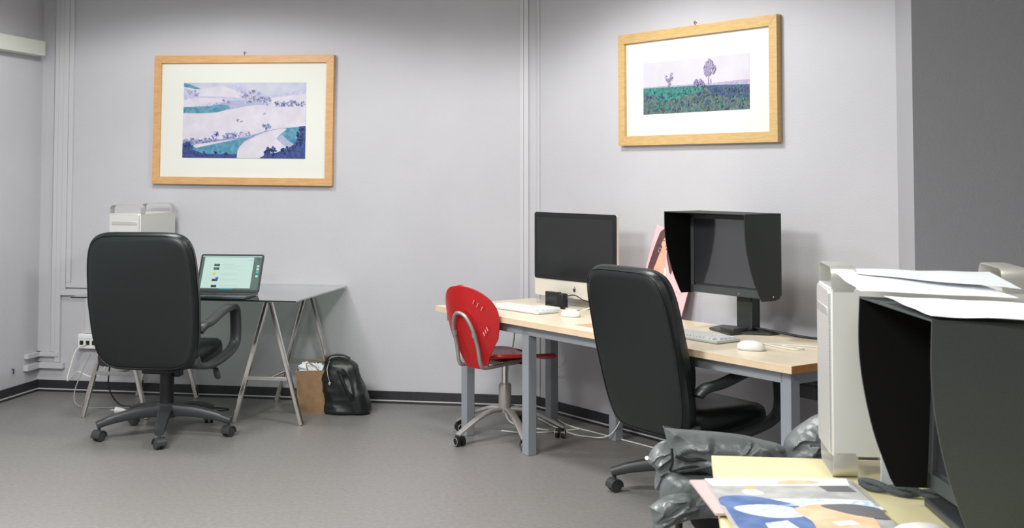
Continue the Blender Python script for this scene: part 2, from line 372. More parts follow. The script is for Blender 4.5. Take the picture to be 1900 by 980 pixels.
def blob(m, x, z, r, y, rnd, n=14, rz=1.0):
    for _ in range(n):
        a = rnd.random() * 6.28; q = r * rnd.random() ** .5
        px, pz, rr = x + q * cos(a), z + q * sin(a) * rz, r * (.18 + .22 * rnd.random())
        m.face([Vector((px + rr * cos(k * 1.047 + a), y, pz + rr * sin(k * 1.047 + a))) for k in range(6)])
def art_hills(t, x0, x1, z0, z1):
    mats = ['print_sky', 'print_field', 'print_teal', 'print_blue', 'print_navy', 'print_lilac', 'print_grey']
    m = MB(); Y0 = -.0165; lay = [0]; rnd = random.Random(4)
    def U(x, y): return x0 + (x - 55) / 1305 * (x1 - x0), z1 - (y - 70) / 822 * (z1 - z0)
    def pg(mi, pts, sm=0):
        lay[0] += 1; m.mi = mi; Y = Y0 - lay[0] * .00005
        vs = [U(max(55, min(1360, p[0])), max(70, min(892, p[1]))) for p in pts]
        m.face([Vector((a, Y, b)) for a, b in vs])
    def bl(mi, x, y, r, n=14, rz=1.):
        lay[0] += 1; m.mi = mi; a, b = U(x, y); rr = r / 1305 * (x1 - x0)
        a = max(x0 + rr * 1.3, min(x1 - rr * 1.3, a)); b = max(z0 + rr * 1.3, b); blob(m, a, b, rr, Y0 - lay[0] * .00005, rnd, n, rz)
    m.mi = 0; m.face([Vector((x0, Y0, z0)), Vector((x1, Y0, z0)), Vector((x1, Y0, z1)), Vector((x0, Y0, z1))])
    pg(1, [(55, 128), (150, 120), (215, 150), (360, 118), (480, 108), (600, 150), (760, 235), (900, 250), (1100, 225), (1360, 190), (1360, 330), (55, 340)])
    pg(5, [(520, 108), (640, 96), (760, 160), (980, 215), (1360, 140), (1360, 190), (1100, 222), (900, 240), (740, 225), (620, 160)])
    pg(2, [(55, 70), (110, 80), (170, 112), (240, 135), (180, 140), (55, 112)])
    pg(5, [(60, 130), (150, 150), (215, 190), (215, 235), (120, 245), (60, 262), (55, 200)])
    pg(1, [(55, 270), (230, 235), (480, 250), (490, 285), (300, 310), (180, 330), (55, 334)])
    pg(5, [(215, 215), (480, 225), (700, 240), (860, 262), (860, 285), (560, 275), (470, 240), (215, 236)])
    pg(6, [(270, 335), (480, 290), (620, 262), (860, 270), (1000, 300), (870, 320), (740, 325), (560, 365), (400, 400), (240, 405)])
    pg(2, [(55, 338), (180, 335), (300, 330), (450, 310), (540, 320), (560, 350), (420, 395), (240, 405), (55, 402)])
    for x in range(190, 560, 38): bl(3, x, 335 - (x - 190) * .14, 16, 6)
    for x, y, r in ((120, 180, 26), (185, 190, 34), (700, 195, 40), (760, 195, 35), (820, 215, 56), (740, 245, 50), (900, 255, 40), (960, 270, 46)): bl(5, x, y, r, 18)
    for x, y, r in ((880, 250, 24), (930, 262, 26), (1060, 300, 32), (1110, 300, 36), (1180, 300, 26), (1220, 290, 34), (1270, 305, 24), (1340, 300, 26), (540, 280, 18), (490, 262, 16)): bl(3, x, y, r, 16)
    pg(1, [(55, 405), (260, 407), (420, 395), (580, 360), (720, 328), (870, 312), (1000, 330), (1360, 335), (1360, 545), (1150, 562), (950, 600), (800, 650), (560, 690), (200, 700), (55, 700)])
    for x, y, r in ((655, 485, 26), (690, 492, 16), (925, 408, 18), (945, 360, 8)): bl(5, x, y, r, 12, .6)
    pg(3, [(55, 700), (130, 705), (260, 700), (440, 690), (640, 672), (800, 640), (950, 592), (1120, 562), (1150, 570), (940, 610), (840, 650), (700, 720), (55, 790)])
    for x, y, r in ((80, 712, 26), (160, 712, 32), (225, 712, 28), (285, 705, 34), (325, 695, 30), (385, 690, 36), (415, 632, 26), (520, 660, 34), (560, 650, 26), (600, 645, 40), (660, 655, 14)): bl(3, x, y, r, 18)
    for x, y, r in ((690, 632, 28), (740, 632, 36)): bl(5, x, y, r, 18)
    for x, y, r in ((415, 632, 18),): bl(4, x, y, r, 8)
    pg(2, [(55, 790), (180, 780), (420, 735), (620, 690), (800, 655), (720, 700), (660, 770), (640, 892), (55, 892)])
    pg(1, [(172, 765), (200, 745), (420, 715), (600, 690), (640, 688), (420, 735), (200, 785)])
    pg(4, [(55, 740), (95, 722), (150, 745), (180, 780), (140, 800), (300, 850), (640, 850), (640, 892), (55, 892)])
    for x, y, r in ((95, 755, 36), (130, 770, 36), (200, 860, 30), (300, 865, 28), (400, 862, 30), (520, 862, 28)): bl(4, x, y, r, 14)
    pg(1, [(640, 892), (650, 800), (720, 715), (840, 650), (960, 600), (1120, 566), (1165, 575), (1110, 620), (1055, 680), (1110, 730), (1170, 770), (1060, 830), (900, 892)])
    pg(2, [(1150, 562), (1260, 556), (1360, 540), (1360, 892), (900, 892), (1060, 830), (1170, 770), (1110, 730), (1055, 680), (1110, 620), (1165, 575)])
    pg(6, [(1055, 680), (1110, 632), (1170, 690), (1240, 740), (1190, 775), (1110, 730)])
    pg(4, [(1290, 545), (1360, 540), (1360, 892), (880, 892), (960, 840), (1060, 830), (1180, 790), (1240, 740), (1320, 740)])
    for x, y, r in ((950, 545, 34), (925, 540, 20), (975, 545, 20)): bl(3, x, y, r, 16, .7)
    bl(4, 945, 580, 12, 8)
    for x, y, r in ((1000, 810, 48), (960, 850, 36), (1040, 850, 36), (1120, 820, 34), (1180, 790, 30), (1240, 775, 28), (1290, 730, 40), (1310, 640, 40), (1320, 570, 30), (1330, 690, 34)): bl(4, x, y, r, 20)
    m.build('print', mats, t, smooth=0)
picture('framed print of pale rolling hills on the back wall above the glass desk', .848, 2.124, 1.418, 2.289, .05, 'frame_wood', (1.058, 1.930, 1.598, 2.106), R(.6), WA, RA, art_hills)
def art_field(t, x0, x1, z0, z1):
    mats = ['photo_sky', 'photo_green', 'photo_dark', 'photo_navy', 'photo_purple', 'photo_tree']
    m = MB(); Y0 = -.0165; lay = [0]; rnd = random.Random(9)
    def U(u, v): return x0 + u * (x1 - x0), z0 + v * (z1 - z0)
    def pg(mi, pts):
        lay[0] += 1; m.mi = mi; m.face([Vector((*U(*p), 0)).xzy + Vector((0, Y0 - lay[0] * .00005, 0)) if False else Vector((U(*p)[0], Y0 - lay[0] * .00005, U(*p)[1])) for p in pts])
    def bl(mi, u, v, r, n=12, rz=1.):
        lay[0] += 1; m.mi = mi; a, b = U(u, v); blob(m, a, b, r, Y0 - lay[0] * .00005, rnd, n, rz)
    pg(0, [(0, 0), (1, 0), (1, 1), (0, 1)])
    pg(4, [(0, .53), (.3, .53), (.5, .52), (.65, .51), (.9, .53), (1, .535), (1, .4), (0, .4)])
    pg(2, [(0, 0), (1, 0), (1, .44), (.7, .47), (.55, .49), (.3, .5), (0, .51)])
    pg(1, [(0, .51), (.1, .505), (.3, .5), (.55, .49), (.6, .47), (.56, .38), (.35, .27), (.2, .25), (.14, .32), (.06, .38), (0, .42)])
    pg(3, [(.6, .48), (.8, .465), (1, .44), (1, .2), (.8, .24), (.66, .34)])
    for _ in range(90): bl(rnd.choice((1, 2, 3)), .03 + .94 * rnd.random(), .04 + .4 * rnd.random(), .012 + .012 * rnd.random(), 4, .5)
    for u, v, r in ((.245, .66, .012), (.235, .70, .010), (.285, .70, .014), (.29, .74, .010), (.27, .62, .012), (.262, .56, .010)): bl(5, u, v, r, 9, 1.5)
    for p, q in (((.262, .5), (.262, .6)), ((.262, .6), (.24, .68)), ((.262, .6), (.285, .68)), ((.64, .5), (.64, .7)), ((.66, .52), (.66, .6))):
        pg(5, [(p[0] - .003, p[1]), (p[0] + .003, p[1]), (q[0] + .002, q[1]), (q[0] - .002, q[1])])
    for u, v, r in ((.64, .82, .03), (.62, .76, .022), (.665, .77, .024), (.61, .80, .016), (.685, .78, .016), (.65, .88, .018), (.64, .7, .014)): bl(4, u, v, r, 14, 1.3); bl(5, u, v, r * .8, 6, 1.3)
    for u, v, r in ((.525, .53, .018), (.53, .58, .01), (.575, .53, .016), (.57, .58, .008), (.59, .51, .012)): bl(5, u, v, r, 16)
    m.build('print', mats, t, smooth=0)
picture('framed photograph of a dark green field, high on the right wall', .862, 2.092, 1.659, 2.307, .055, 'frame_wood_pale', (1.064, 1.889, 1.834, 2.128), 0, WB, RB, art_field)

# ------------------------------------------------------------------ glass desk and trestles
GZ = .757
gd = thing('glass_desktop', 'dark tinted glass desktop on chrome trestles against the back wall', 'desktop', WA(.80, .965, 0), RA)
MB().box((.71, .475, GZ - .004), (1.42, .95, .008)).build('glass_sheet', 'tinted_glass', gd, smooth=0)
MB().box((.71, -.0012, GZ - .004), (1.42, .0022, .0078)).build('front_edge', 'glass_edge', gd, smooth=0)
def make_trestle(label, s, t0):
    t = thing('trestle', label, 'trestle', WA(s, t0, 0), RA, 'chrome trestles under the glass desk')
    dp = .70; hz = GZ - .033; w2 = .212
    for y in (0, dp):
        for sx in (-1, 1):
            m = MB(); m.bar([(sx * w2, y, 0.004), (sx * .012, y, hz)], .026, .026, (0, 1, 0)); m.build('leg', 'chrome', t, smooth=30)
        m = MB(); zc = .27; xx = w2 - (w2 - .012) * zc / hz; m.box((0, y + .002, zc), (2 * xx, .018, .022)); m.build('cross_brace', 'silver_paint', t, bevel=.002)
    MB().box((0, dp / 2, GZ - .0205), (.035, dp + .03, .022)).build('top_beam', 'chrome', t, bevel=.002)
    m = MB(); zc = .30; xx = w2 - (w2 - .012) * zc / hz
    m.cyl((0, 0, zc - .03), (0, dp, zc - .03), .009, 10)
    m.build('stretcher', 'chrome', t)
    return t
tr1 = make_trestle('right chrome trestle under the glass desktop, beside the paper bag', 1.975, .77)
dup(tr1, 1.0 and WA(.99, .77, 0), RA, 'left chrome trestle under the glass desktop, behind the black chair')

# tower computers
def make_tower(label, loc, rz):
    t = thing('tower_computer', label, 'computer', loc, rz)
    W, D, H0, H1 = .215, .49, .045, .475
    MB().box((0, D / 2, (H0 + H1) / 2), (W, D, H1 - H0)).build('case', 'alu_dull', t, bevel=.004)
    m = MB(); m.pebble(rrect(W - .014, H1 - H0 - .008, .012, 4, 0, (H0 + H1) / 2), [(1, .002), (1, -.003), (.985, -.006)], lambda x, z, d: Vector((x, d, z))); m.build('front_grille', 'perforated', t)
    MB().box((0, -.0065, H1 - .062), (.17, .004, .022)).build('drive_slot', 'aluminium', t, bevel=.003)
    for nm, zb, sg in (('handle', H1 - .01, 1), ('foot', H0 + .01, -1)):
        for y in (.0325, D - .0325):
            hh = .065
            pts = [(-W / 2 + .002, zb), (-W / 2 + .002, zb + sg * (hh - .03))]
            pts += [(-W / 2 + .002 + .028 * (1 - cos(a)), zb + sg * (hh - .03 + .028 * sin(a))) for a in (R(22), R(45), R(68), R(90))]
            pts += [(-x, z) for x, z in reversed(pts)]
            m = MB(); m.bar([(x, y, z) for x, z in pts], .062, .0045, (0, 1, 0)); m.build(nm, 'aluminium', t, smooth=50)
    return t
make_tower('silver aluminium tower computer on the glass desk behind the black chair', WA(.94, .585, GZ + .0108), RA)
make_tower('silver aluminium tower computer on the yellow desk, left of the large hooded monitor', (.832, 3.262, .7405), R(-95.8))

# laptop
def make_laptop():
    t = thing('laptop', 'open grey laptop with a lit white screen on the glass desk', 'laptop', (-1.772, 7.235, GZ + .001), R(-7)); t.scale = (1.1, 1.0, 1.0)
    m = MB(); m.pebble(rrect(.365, .25, .012, 4, 0, .125), [(1, 0.002), (1, .011), (.995, .013)], lambda x, z, d: Vector((x, z, d))); m.build('base', 'plastic_black', t)
    m = MB()
    for r_ in range(5):
        for c in range(14): m.box((-.155 + c * .0238, .11 + r_ * .021, .0145), (.02, .017, .003))
    m.build('keyboard', 'plastic_dark', t)
    MB().box((0, .05, .0138), (.1, .07, .0012)).build('touchpad', 'hood_grey', t)
    e = bpy.data.objects.new('screen_lid', None)
    def fr(x, z, d):   # lid plane: leaning back 25 deg
        a = R(25); return Vector((x, .247 + sin(a) * z + cos(a) * d, .014 + cos(a) * z - sin(a) * d))
    m = MB(); m.pebble(rrect(.365, .245, .012, 4, 0, .1245), [(1, 0), (1, .008), (.98, .009)], fr); lid = m.build('lid', 'plastic_dark', t)
    mats = ['scr_teal', 'scr_white', 'scr_dark', 'scr_green', 'scr_yellow', 'scr_blue', 'scr_cyan', 'scr_line']
    m = MB()
    def q(mi, x0, x1, z0, z1, l): m.mi = mi; m.face([fr(x0, z0, -l), fr(x1, z0, -l), fr(x1, z1, -l), fr(x0, z1, -l)])
    q(0, -.172, .172, .018, .236, .0006); q(7, -.172, .172, .229, .236, .0008)
    q(1, -.158, .128, .027, .227, .001)
    for i, (z, mi) in enumerate(((.175, 2), (.152, 2), (.118, 4), (.078, 2), (.038, 2))):
        q(mi, -.098, -.066 if i != 2 else -.082, z - .008, z + .008, .0014); 
        if i in (0, 1): q(3, -.092, -.078, z - .006, z + .006, .0016)
        if i == 3: q(5, -.078, -.062, z + .002, z + .018, .0018)
        q(7, -.05, .02 + .01 * i, z + .004, z + .0065, .0014); q(7, -.05, .07, z - .006, z - .004, .0014)
    q(6, .10, .118, .207, .211, .0014)
    for z, mi in ((.17, 1), (.150, 1), (.132, 6), (.105, 1)): q(mi, .150, .164, z - .007, z + .006, .0014)
    q(2, .152, .162, .208, .218, .0014); q(6, -.05, .03, .02, .0235, .0014)
    m.build('display', mats, lid, smooth=0)
    return t
make_laptop()

# ------------------------------------------------------------------ office chairs
def make_office_chair(label, loc, facing, base_rot, drop=0, lean=1.0, wide=1.0):
    t = thing('office_chair', label, 'chair', loc, R(-facing))
    br = R(base_rot) + R(facing)
    # base
    m = MB(); m.lathe([(.05, .10), (.062, .115), (.062, .165), (.05, .18), (.036, .185)]); m.build('hub', 'plastic_black', t)
    for k in range(5):
        a = br + k * 2 * pi / 5; dx, dy = cos(a), sin(a)
        m = MB(); m.bar([(dx * .03, dy * .03, .142), (dx * .16, dy * .16, .138), (dx * .29, dy * .29, .118), (dx * .385, dy * .385, .092)], (.075, .05), (.065, .034), (-dy, dx, 0), 4)
        lg = m.build('base_leg', 'plastic_black', t, smooth=50)
        m = MB(); x, y = dx * .372, dy * .372; ca = a + .6 * (1 + k % 2)
        ex, ey = -sin(ca), cos(ca)
        for sd in (-1, 1):
            p = Vector((x + ex * sd * .016, y + ey * sd * .016, .029)); q = Vector((ex, ey, 0)) * .010
            m.rings([[p + q * s_ + (Vector((-ey, ex, 0)) * cos(2 * pi * j / 20) + Vector((0, 0, 1)) * sin(2 * pi * j / 20)) * r_ for j in range(20)] for s_, r_ in ((-1, .022), (-.8, .028), (.8, .028), (1, .022))])
        hd = [Vector((-ey, ex, 0)) * cos(b_) + Vector((0, 0, 1)) * sin(b_) for b_ in [R(-10 + 20 * j) for j in range(11)]]
        m.rings([[Vector((x, y, .029)) + h_ * .034 + Vector((ex, ey, 0)) * w_ for h_ in hd] + [Vector((x, y, .029)) + h_ * .029 + Vector((ex, ey, 0)) * w_ for h_ in reversed(hd)] for w_ in (-.030, .030)])
        m.cyl((x, y, .055), (x, y, .095), .009, 10)
        m.build('caster', 'plastic_black', lg, smooth=50)
    H = -drop
    m = MB(); m.cyl((0, 0, .17), (0, 0, .355 + H), .04, 24); m.cyl((0, 0, .35 + H), (0, 0, .40 + H), .03, 20); m.build('gas_column', 'plastic_dark', t)
    m = MB(); m.box((0, -.02, .385 + H), (.17, .26, .035)); m.box((.05, .03, .355 + H), (.05, .06, .05)); m.build('tilt_mechanism', 'plastic_dark', t, bevel=.008)
    m = MB(); m.tube([(.03, .02, .377 + H), (.22, .02, .381 + H), (.29, .02, .383 + H), (.30, .02, .375 + H)], .0045, 8, 4)
    lv = m.build('lever', 'plastic_dark', t)
    m = MB(); m.pebble(rrect(.038, .062, .018, 5), [(.6, -.007), (1, -.003), (1, .003), (.6, .007)], lambda x, z, d: Vector((.295 + x - z * .25, .02 + d, .352 + H + z))); m.build('lever_paddle', 'plastic_black', lv)
    # seat
    def sf(x, y, d): return Vector((x, y, .465 + H + d + .03 * max(0, abs(x) - .12) * 2 - .035 * max(0, y - .12)))
    o = [(x, y) for x, y in rrect(.50, .50, .1, 8, 0, .03)]
    m = MB(); m.pebble(o, [(.0, -.07), (.8, -.07), (.95, -.055), (1, -.025), (1, .02), (.97, .045), (.9, .06), (.7, .065), (.35, .055), (0.02, .05)], sf); m.build('seat', 'leather', t, smooth=80)
    # backrest
    out = []
    for k in range(64):
        a = 2 * pi * k / 64; c_, s_ = cos(a), sin(a)
        x = abs(c_) ** .33 * (1 if c_ >= 0 else -1); z = abs(s_) ** .38 * (1 if s_ >= 0 else -1)
        zz = .79 + z * .388
        wd = .303 * wide - .035 * max(0, (-z)) ** 1.5 - .012 * max(0, z)
        out.append((x * wd, zz))
    def bf(x, z, d):
        f = (z - .38) / .78
        y = -.235 - (.115 * f ** 1.6) * lean - .02 * sin(pi * f)
        cz = H + z
        return Vector((x, y + d - .18 * x * x * (1 if d > 0 else -.3), cz))
    prof = [(0, -.052), (.5, -.052), (.86, -.050), (.93, -.045), (.965, -.034), (.99, -.015), (1, .005), (.995, .030), (.965, .052), (.9, .066), (.7, .072), (.4, .07), (0.0, .06)]
    m = MB(); m.pebble(out, prof, bf); bk = m.build('backrest', 'leather', t, smooth=80)
    m = MB(); cx = sum(p[0] for p in out) / 64; cz = sum(p[1] for p in out) / 64
    m.tube([bf(cx + (p[0] - cx) * .953, cz + (p[1] - cz) * .953, -.043) for p in out + [out[0]]], .0028, 6); m.build('piping', 'leather', bk)
    m = MB(); m.pebble(rrect(.34, .50, .06, 6, 0, .76), [(.9, .072), (1, .08), (.9, .09), (.5, .094), (0, .094)], bf); m.build('front_cushion', 'leather', bk, smooth=80)
    # armrests: closed loops
    for sx in (-1, 1):
        m = MB(); X = sx * .31
        pts = [(X - sx * .02, -.235, .62), (X, -.20, .655), (X, -.11, .665), (X, .06, .708), (X, .18, .715), (X, .232, .695), (X, .248, .63), (X, .25, .54), (X, .225, .49), (X, .13, .452), (X - sx * .01, -.06, .42), (X - sx * .03, -.20, .43), (X - sx * .04, -.235, .48)]; X = sx * .31
        m.bar([(a_, b_, c_ + H) for a_, b_, c_ in pts], .062, .034, (1, 0, 0), 4); m.build('armrest', 'plastic_black', t, smooth=60)
    return t
make_office_chair('black leather high-back swivel chair at the glass desk', (-1.985, 7.074, 0), 10, -80, 0, 1.0, 1.09)
make_office_chair('black leather high-back swivel chair at the long pale desk before the hooded monitor', (.852, 5.775, 0), 57, 170.5, .095, 1.45)

# ------------------------------------------------------------------ paper bag, leather bag
pb = thing('paper_bag', 'brown paper carrier bag with white tissue beside the right trestle', 'bag', (-1.262, 7.735, 0), R(6))
m = MB(); w_, d_, h_ = .175, .14, .268
o_ = [(-w_/2, -d_/2), (w_/2, -d_/2), (w_/2, 0), (w_/2, d_/2), (-w_/2, d_/2), (-w_/2, 0)]
def bagring(z, sc, cr): return [Vector((x * sc * (1 - (cr if abs(y) < .01 else 0)), y * sc, z)) for x, y in o_]
m.rings([bagring(0, 1, 0), bagring(.1, .99, .04), bagring(h_, 1.02, .10), bagring(h_, .985, .10), bagring(.1, .95, .04), bagring(.01, .95, 0)])
m.build('bag_body', 'kraft', pb, smooth=0)
m = MB(); m.tube([(-.01, -.066, h_ - .02), (-.03, -.06, h_ + .03), (-.015, -.045, h_ + .045), (.04, -.04, h_ + .05), (.09, -.04, h_ + .055)], .003, 6, 4); m.tube([(.06, -.066, h_ - .02), (.03, -.062, h_ + .02), (-.012, -.05, h_ + .042)], .003, 6, 4); m.build('cord_handle', 'cord_brown', pb)
def lump(m, c, r, seed, amp=.35, f=14, n=28, flat_=1):
    c = Vector(c); rg = []
    for i in range(n + 1):
        th = pi * i / n * .998 + .001; ring = []
        for k in range(n * 2):
            a = pi * k / n; d = Vector((sin(th) * cos(a), sin(th) * sin(a), cos(th)))
            q = 1 - amp * abs(noise.noise(d * f * .15 + Vector((seed, 0, 0)))) * 1.6 - amp * .5 * abs(noise.noise(d * f * .4 + Vector((0, seed, 0))))
            ring.append(c + Vector((d.x * r[0], d.y * r[1], d.z * r[2])) * q)
        rg.append(ring)
    m.rings(rg)
m = MB(); lump(m, (-.02, 0, h_ - .01), (.085, .06, .06), 3.1, .5); lump(m, (.04, .01, h_ - .015), (.07, .055, .055), 8.4, .5)
tag(m.build('tissue_paper', 'tissue', smooth=25, loc=(-1.262, 7.735, 0), rz=R(6)), 'crumpled white tissue paper in the top of the brown paper bag', 'tissue')

lb = thing('leather_bag', 'slouched black leather bag on the floor right of the paper bag', 'bag', (-1.030, 7.70, 0), R(-8))
m = MB(); rg = []
N1, N2 = 40, 64
for i in range(N1 + 1):
    f = i / N1; z = .355 * (f if f < .92 else .92 + (f - .92) * .8)
    hw = .142 * (1 - .60 * max(0, f - .1) ** 2.6) ; hd = .095 * (1 - .55 * f ** 1.5)
    edge = min(1, (f * 14 + .55) ** .5 if f < .05 else 1) * (1 if f < .82 else max(.02, math.sqrt(max(0, 1 - ((f - .82) / .18) ** 2))))
    sh = -.055 * f ** 1.2
    ring = []
    for k in range(N2):
        a = 2 * pi * k / N2; c_, s_ = cos(a), sin(a)
        x = abs(c_) ** .6 * (1 if c_ > 0 else -1) * hw * edge; y = abs(s_) ** .7 * (1 if s_ > 0 else -1) * hd * edge
        p = Vector((x + sh, y, z))
        nn = noise.noise(Vector((x * 9, y * 9, z * 7 + 4))) * .022 + (1 - abs(noise.noise(Vector((x * 16 + z * 8, y * 16, z * 9 - x * 6)))) * 2.2) ** 3 * .007
        p += Vector((c_, s_, 0)) * nn * edge
        ring.append(p)
    rg.append(ring)
m.rings(rg); bagm = m.build('bag_body', 'leather', lb, smooth=80)
m = MB(); m.tube([(-.098, -.064, .330), (-.105, -.092, .29), (-.098, -.104, .25), (-.084, -.108, .21)], .0022, 8, 5); m.build('zipper', 'silver_paint', lb)
m = MB(); m.box((-.082, -.116, .20), (.014, .006, .018), ry=.3); m.build('zip_pull', 'chrome', lb, bevel=.002)
m = MB(); m.bar([(-.04, -.088, .275), (-.015, -.112, .24), (.015, -.118, .18), (.045, -.110, .125), (.058, -.098, .10)], .022, .006, (.8, -.2, .4), 5); m.build('handle', 'plastic_dark', lb, smooth=60)
m = MB(); m.bar([(-.012, -.082, .285), (.03, -.095, .25), (.055, -.105, .19), (.066, -.108, .14), (.066, -.1, .11)], .012, .005, (.8, -.2, .4), 5); m.build('handle', 'plastic_dark', lb, smooth=60)
m = MB(); m.tube([(-.135, -.045, .31), (-.10, -.04, .358), (-.03, -.02, .362), (.02, -.01, .34)], .006, 8, 5); m.build('top_seam', 'plastic_dark', lb)

# ------------------------------------------------------------------ cables at the left
def cable(pts, r, m_, label, smooth=8):
    m = MB(); m.tube(pts, r, 8, smooth); return tag(m.build('cable', m_), label, 'cable')
cable([WA(.40, .07, .34), WA(.345, .10, .30), WA(.36, .2, .2), WA(.40, .3, .13), WA(.5, .35, .2), WA(.62, .4, .18), WA(.75, .4, .21)], .0045, 'cable_white', 'white network cable hanging from the wall box at left')
cable([WA(.66, .3, .22), WA(.78, .28, .33), WA(.95, .3, .40), WA(1.08, .3, .40), WA(1.2, .3, .36)], .006, 'cable_white', 'uppermost white cable looping behind the left trestle')
cable([WA(.84, .34, .26), WA(.95, .3, .29), WA(1.06, .32, .33), WA(1.16, .32, .37), WA(1.28, .35, .38)], .012, 'cable_grey', 'thick grey cable sagging behind the left trestle')
cable([WA(.56, .3, .31), WA(.54, .45, .10), WA(.60, .5, .008), WA(.8, .5, .006), WA(.98, .45, .006)], .0035, 'cable_grey', 'thin grey cable dropping to the floor behind the left trestle')
cable([WA(.82, .5, .35), WA(.80, .5, .15), WA(.86, .48, .03), WA(.95, .45, .008)], .005, 'cable_black', 'black cable curving down behind the left trestle')
cable([WA(1.02, .62, .012), WA(1.12, .6, .01), WA(1.2, .55, .06), WA(1.22, .5, .2), WA(1.2, .5, .35)], .008, 'cable_white', 'thick white cable curving up behind the chair column')
cable([WA(1.35, .42, .006), WA(1.5, .38, .006), WA(1.58, .42, .006), WA(1.5, .48, .006), WA(1.38, .5, .006)], .004, 'cable_black', 'black cable lying on the floor right of the chair column')
pg = thing('power_plug', 'white power plug lying on the floor by the left chair base', 'plug', (-2.44, 7.66, .0), R(-8))
m = MB(); m.tube([(-.028, 0, .024), (.02, 0, .022), (.045, 0, .016)], (.022, .008), 14); m.build('plug_body', 'white_plastic', pg)
for y in (-.008, .008): m = MB(); m.cyl((-.062, y, .024), (-.028, y, .024), .0028, 8); m.build('prong', 'chrome', pg)
m = MB(); m.tube([(.045, 0, .016), (.08, .0, .015), (.11, .02, .008)], .006, 8, 3); m.build('cord', 'cable_white', pg)

# ------------------------------------------------------------------ long desk
DZ = .722
dk = thing('long_desk', 'long pale birch desk with grey square legs along the right wall', 'desk', WB(.17, .86, 0), RB)
DL, DD = 2.73, .715
MB().box((DL / 2, DD / 2, DZ - .002), (DL, DD, .003)).build('tabletop', 'birch_top', dk, smooth=0)
MB().box((DL / 2, DD / 2, DZ - .018), (DL - .001, DD - .001, .0285)).build('edge_band', 'birch_edge', dk, smooth=0)
MB().box((DL + .001, DD / 2, DZ - .0165), (.003, DD - .002, .030)).build('end_band', 'brown_edge', dk, smooth=0)
for y in (.06, DD - .07): MB().box((DL / 2 - .02, y, DZ - .0595), (DL - .14, .025, .053)).build('rail', 'grey_metal', dk, bevel=.002)
for x in (.20, DL - .055): MB().box((x, DD / 2, DZ - .0595), (.025, DD - .16, .053)).build('rail', 'grey_metal', dk, bevel=.002)
for x in (.235, .83, DL - .075):
    for y in (.075, DD - .035): MB().box((x, y, (DZ - .034) / 2), (.058, .055, DZ - .034)).build('leg', 'grey_metal', dk, bevel=.003)

# all-in-one computer
im = thing('desktop_computer', 'all-in-one silver computer with a large dark screen at the left end of the long desk', 'computer', WB(.765, .285, DZ), R(-50.5))
SW = .70
m = MB(); m.pebble(rrect(SW, .49, .018, 5, 0, .30), [(.9, .022), (1, .010), (1, 0), (1, -.004)], lambda x, z, d: Vector((x, d, z + .0))); m.build('housing', 'imac_alu', im)
m = MB(); m.pebble(rrect(SW - .002, .392, .016, 5, 0, .350), [(1, -.0035), (1, -.0075), (.999, -.008)], lambda x, z, d: Vector((x, d, z))); gl_ = m.build('screen_glass', 'plastic_dark', im)
m = MB(); m.box((0, -.0086, .348), (SW - .055, .0012, .335)); m.build('display', 'screen_off', gl_, smooth=0)
m = MB(); m.pebble([(.0, .008), (.006, .011), (.011, .008), (.012, .0), (.008, -.010), (.004, -.012), (0, -.0105), (-.004, -.012), (-.008, -.010), (-.012, 0), (-.011, .008), (-.006, .011)], [(1, -.004), (1, -.006)], lambda x, z, d: Vector((x * .9, d, z * .9 + .104)))
m.pebble([(.0, .013), (.001, .019), (.006, .022), (.005, .016)], [(1, -.004), (1, -.006)], lambda x, z, d: Vector((x * .9, d, z * .9 + .104))); m.build('logo', 'ink', im, smooth=0)
m = MB(); m.bar([(0, -.07, .0045), (0, .03, .0045), (0, .085, .012), (0, .075, .1), (0, .03, .2)], .20, .007, (1, 0, 0), 4); m.build('stand', 'imac_alu', im, smooth=50)
bx_ = thing('black_box', 'small black glossy box under the all-in-one computer screen', 'box', WB(.69, .36, DZ), R(-50.5))
MB().box((-.03, 0, .05), (.105, .035, .085)).build('case', 'screen_off', bx_, bevel=.003)
MB().box((.05, 0, .044), (.05, .045, .088)).build('webcam_clip', 'plastic_dark', bx_, bevel=.008)
m = MB(); m.box((0, 0, .008), (.16, .05, .016)); tag(m.build('white_adapter', 'white_plastic', bevel=.004, loc=WB(.70, .43, DZ), rz=R(-52)), 'small white adapter in front of the black box on the long desk', 'adapter')
cable([WB(.76, .36, DZ + .07), WB(.84, .35, DZ + .085), WB(.94, .36, DZ + .065), WB(1.05, .36, DZ + .05)], .003, 'cable_black', 'thin black cable under the all-in-one computer')
cable([WB(.78, .42, DZ + .008), WB(.95, .46, DZ + .005), WB(1.04, .42, DZ + .03), WB(1.12, .34, DZ + .08)], .0035, 'cable_white', 'white cable rising beside the all-in-one computer stand')

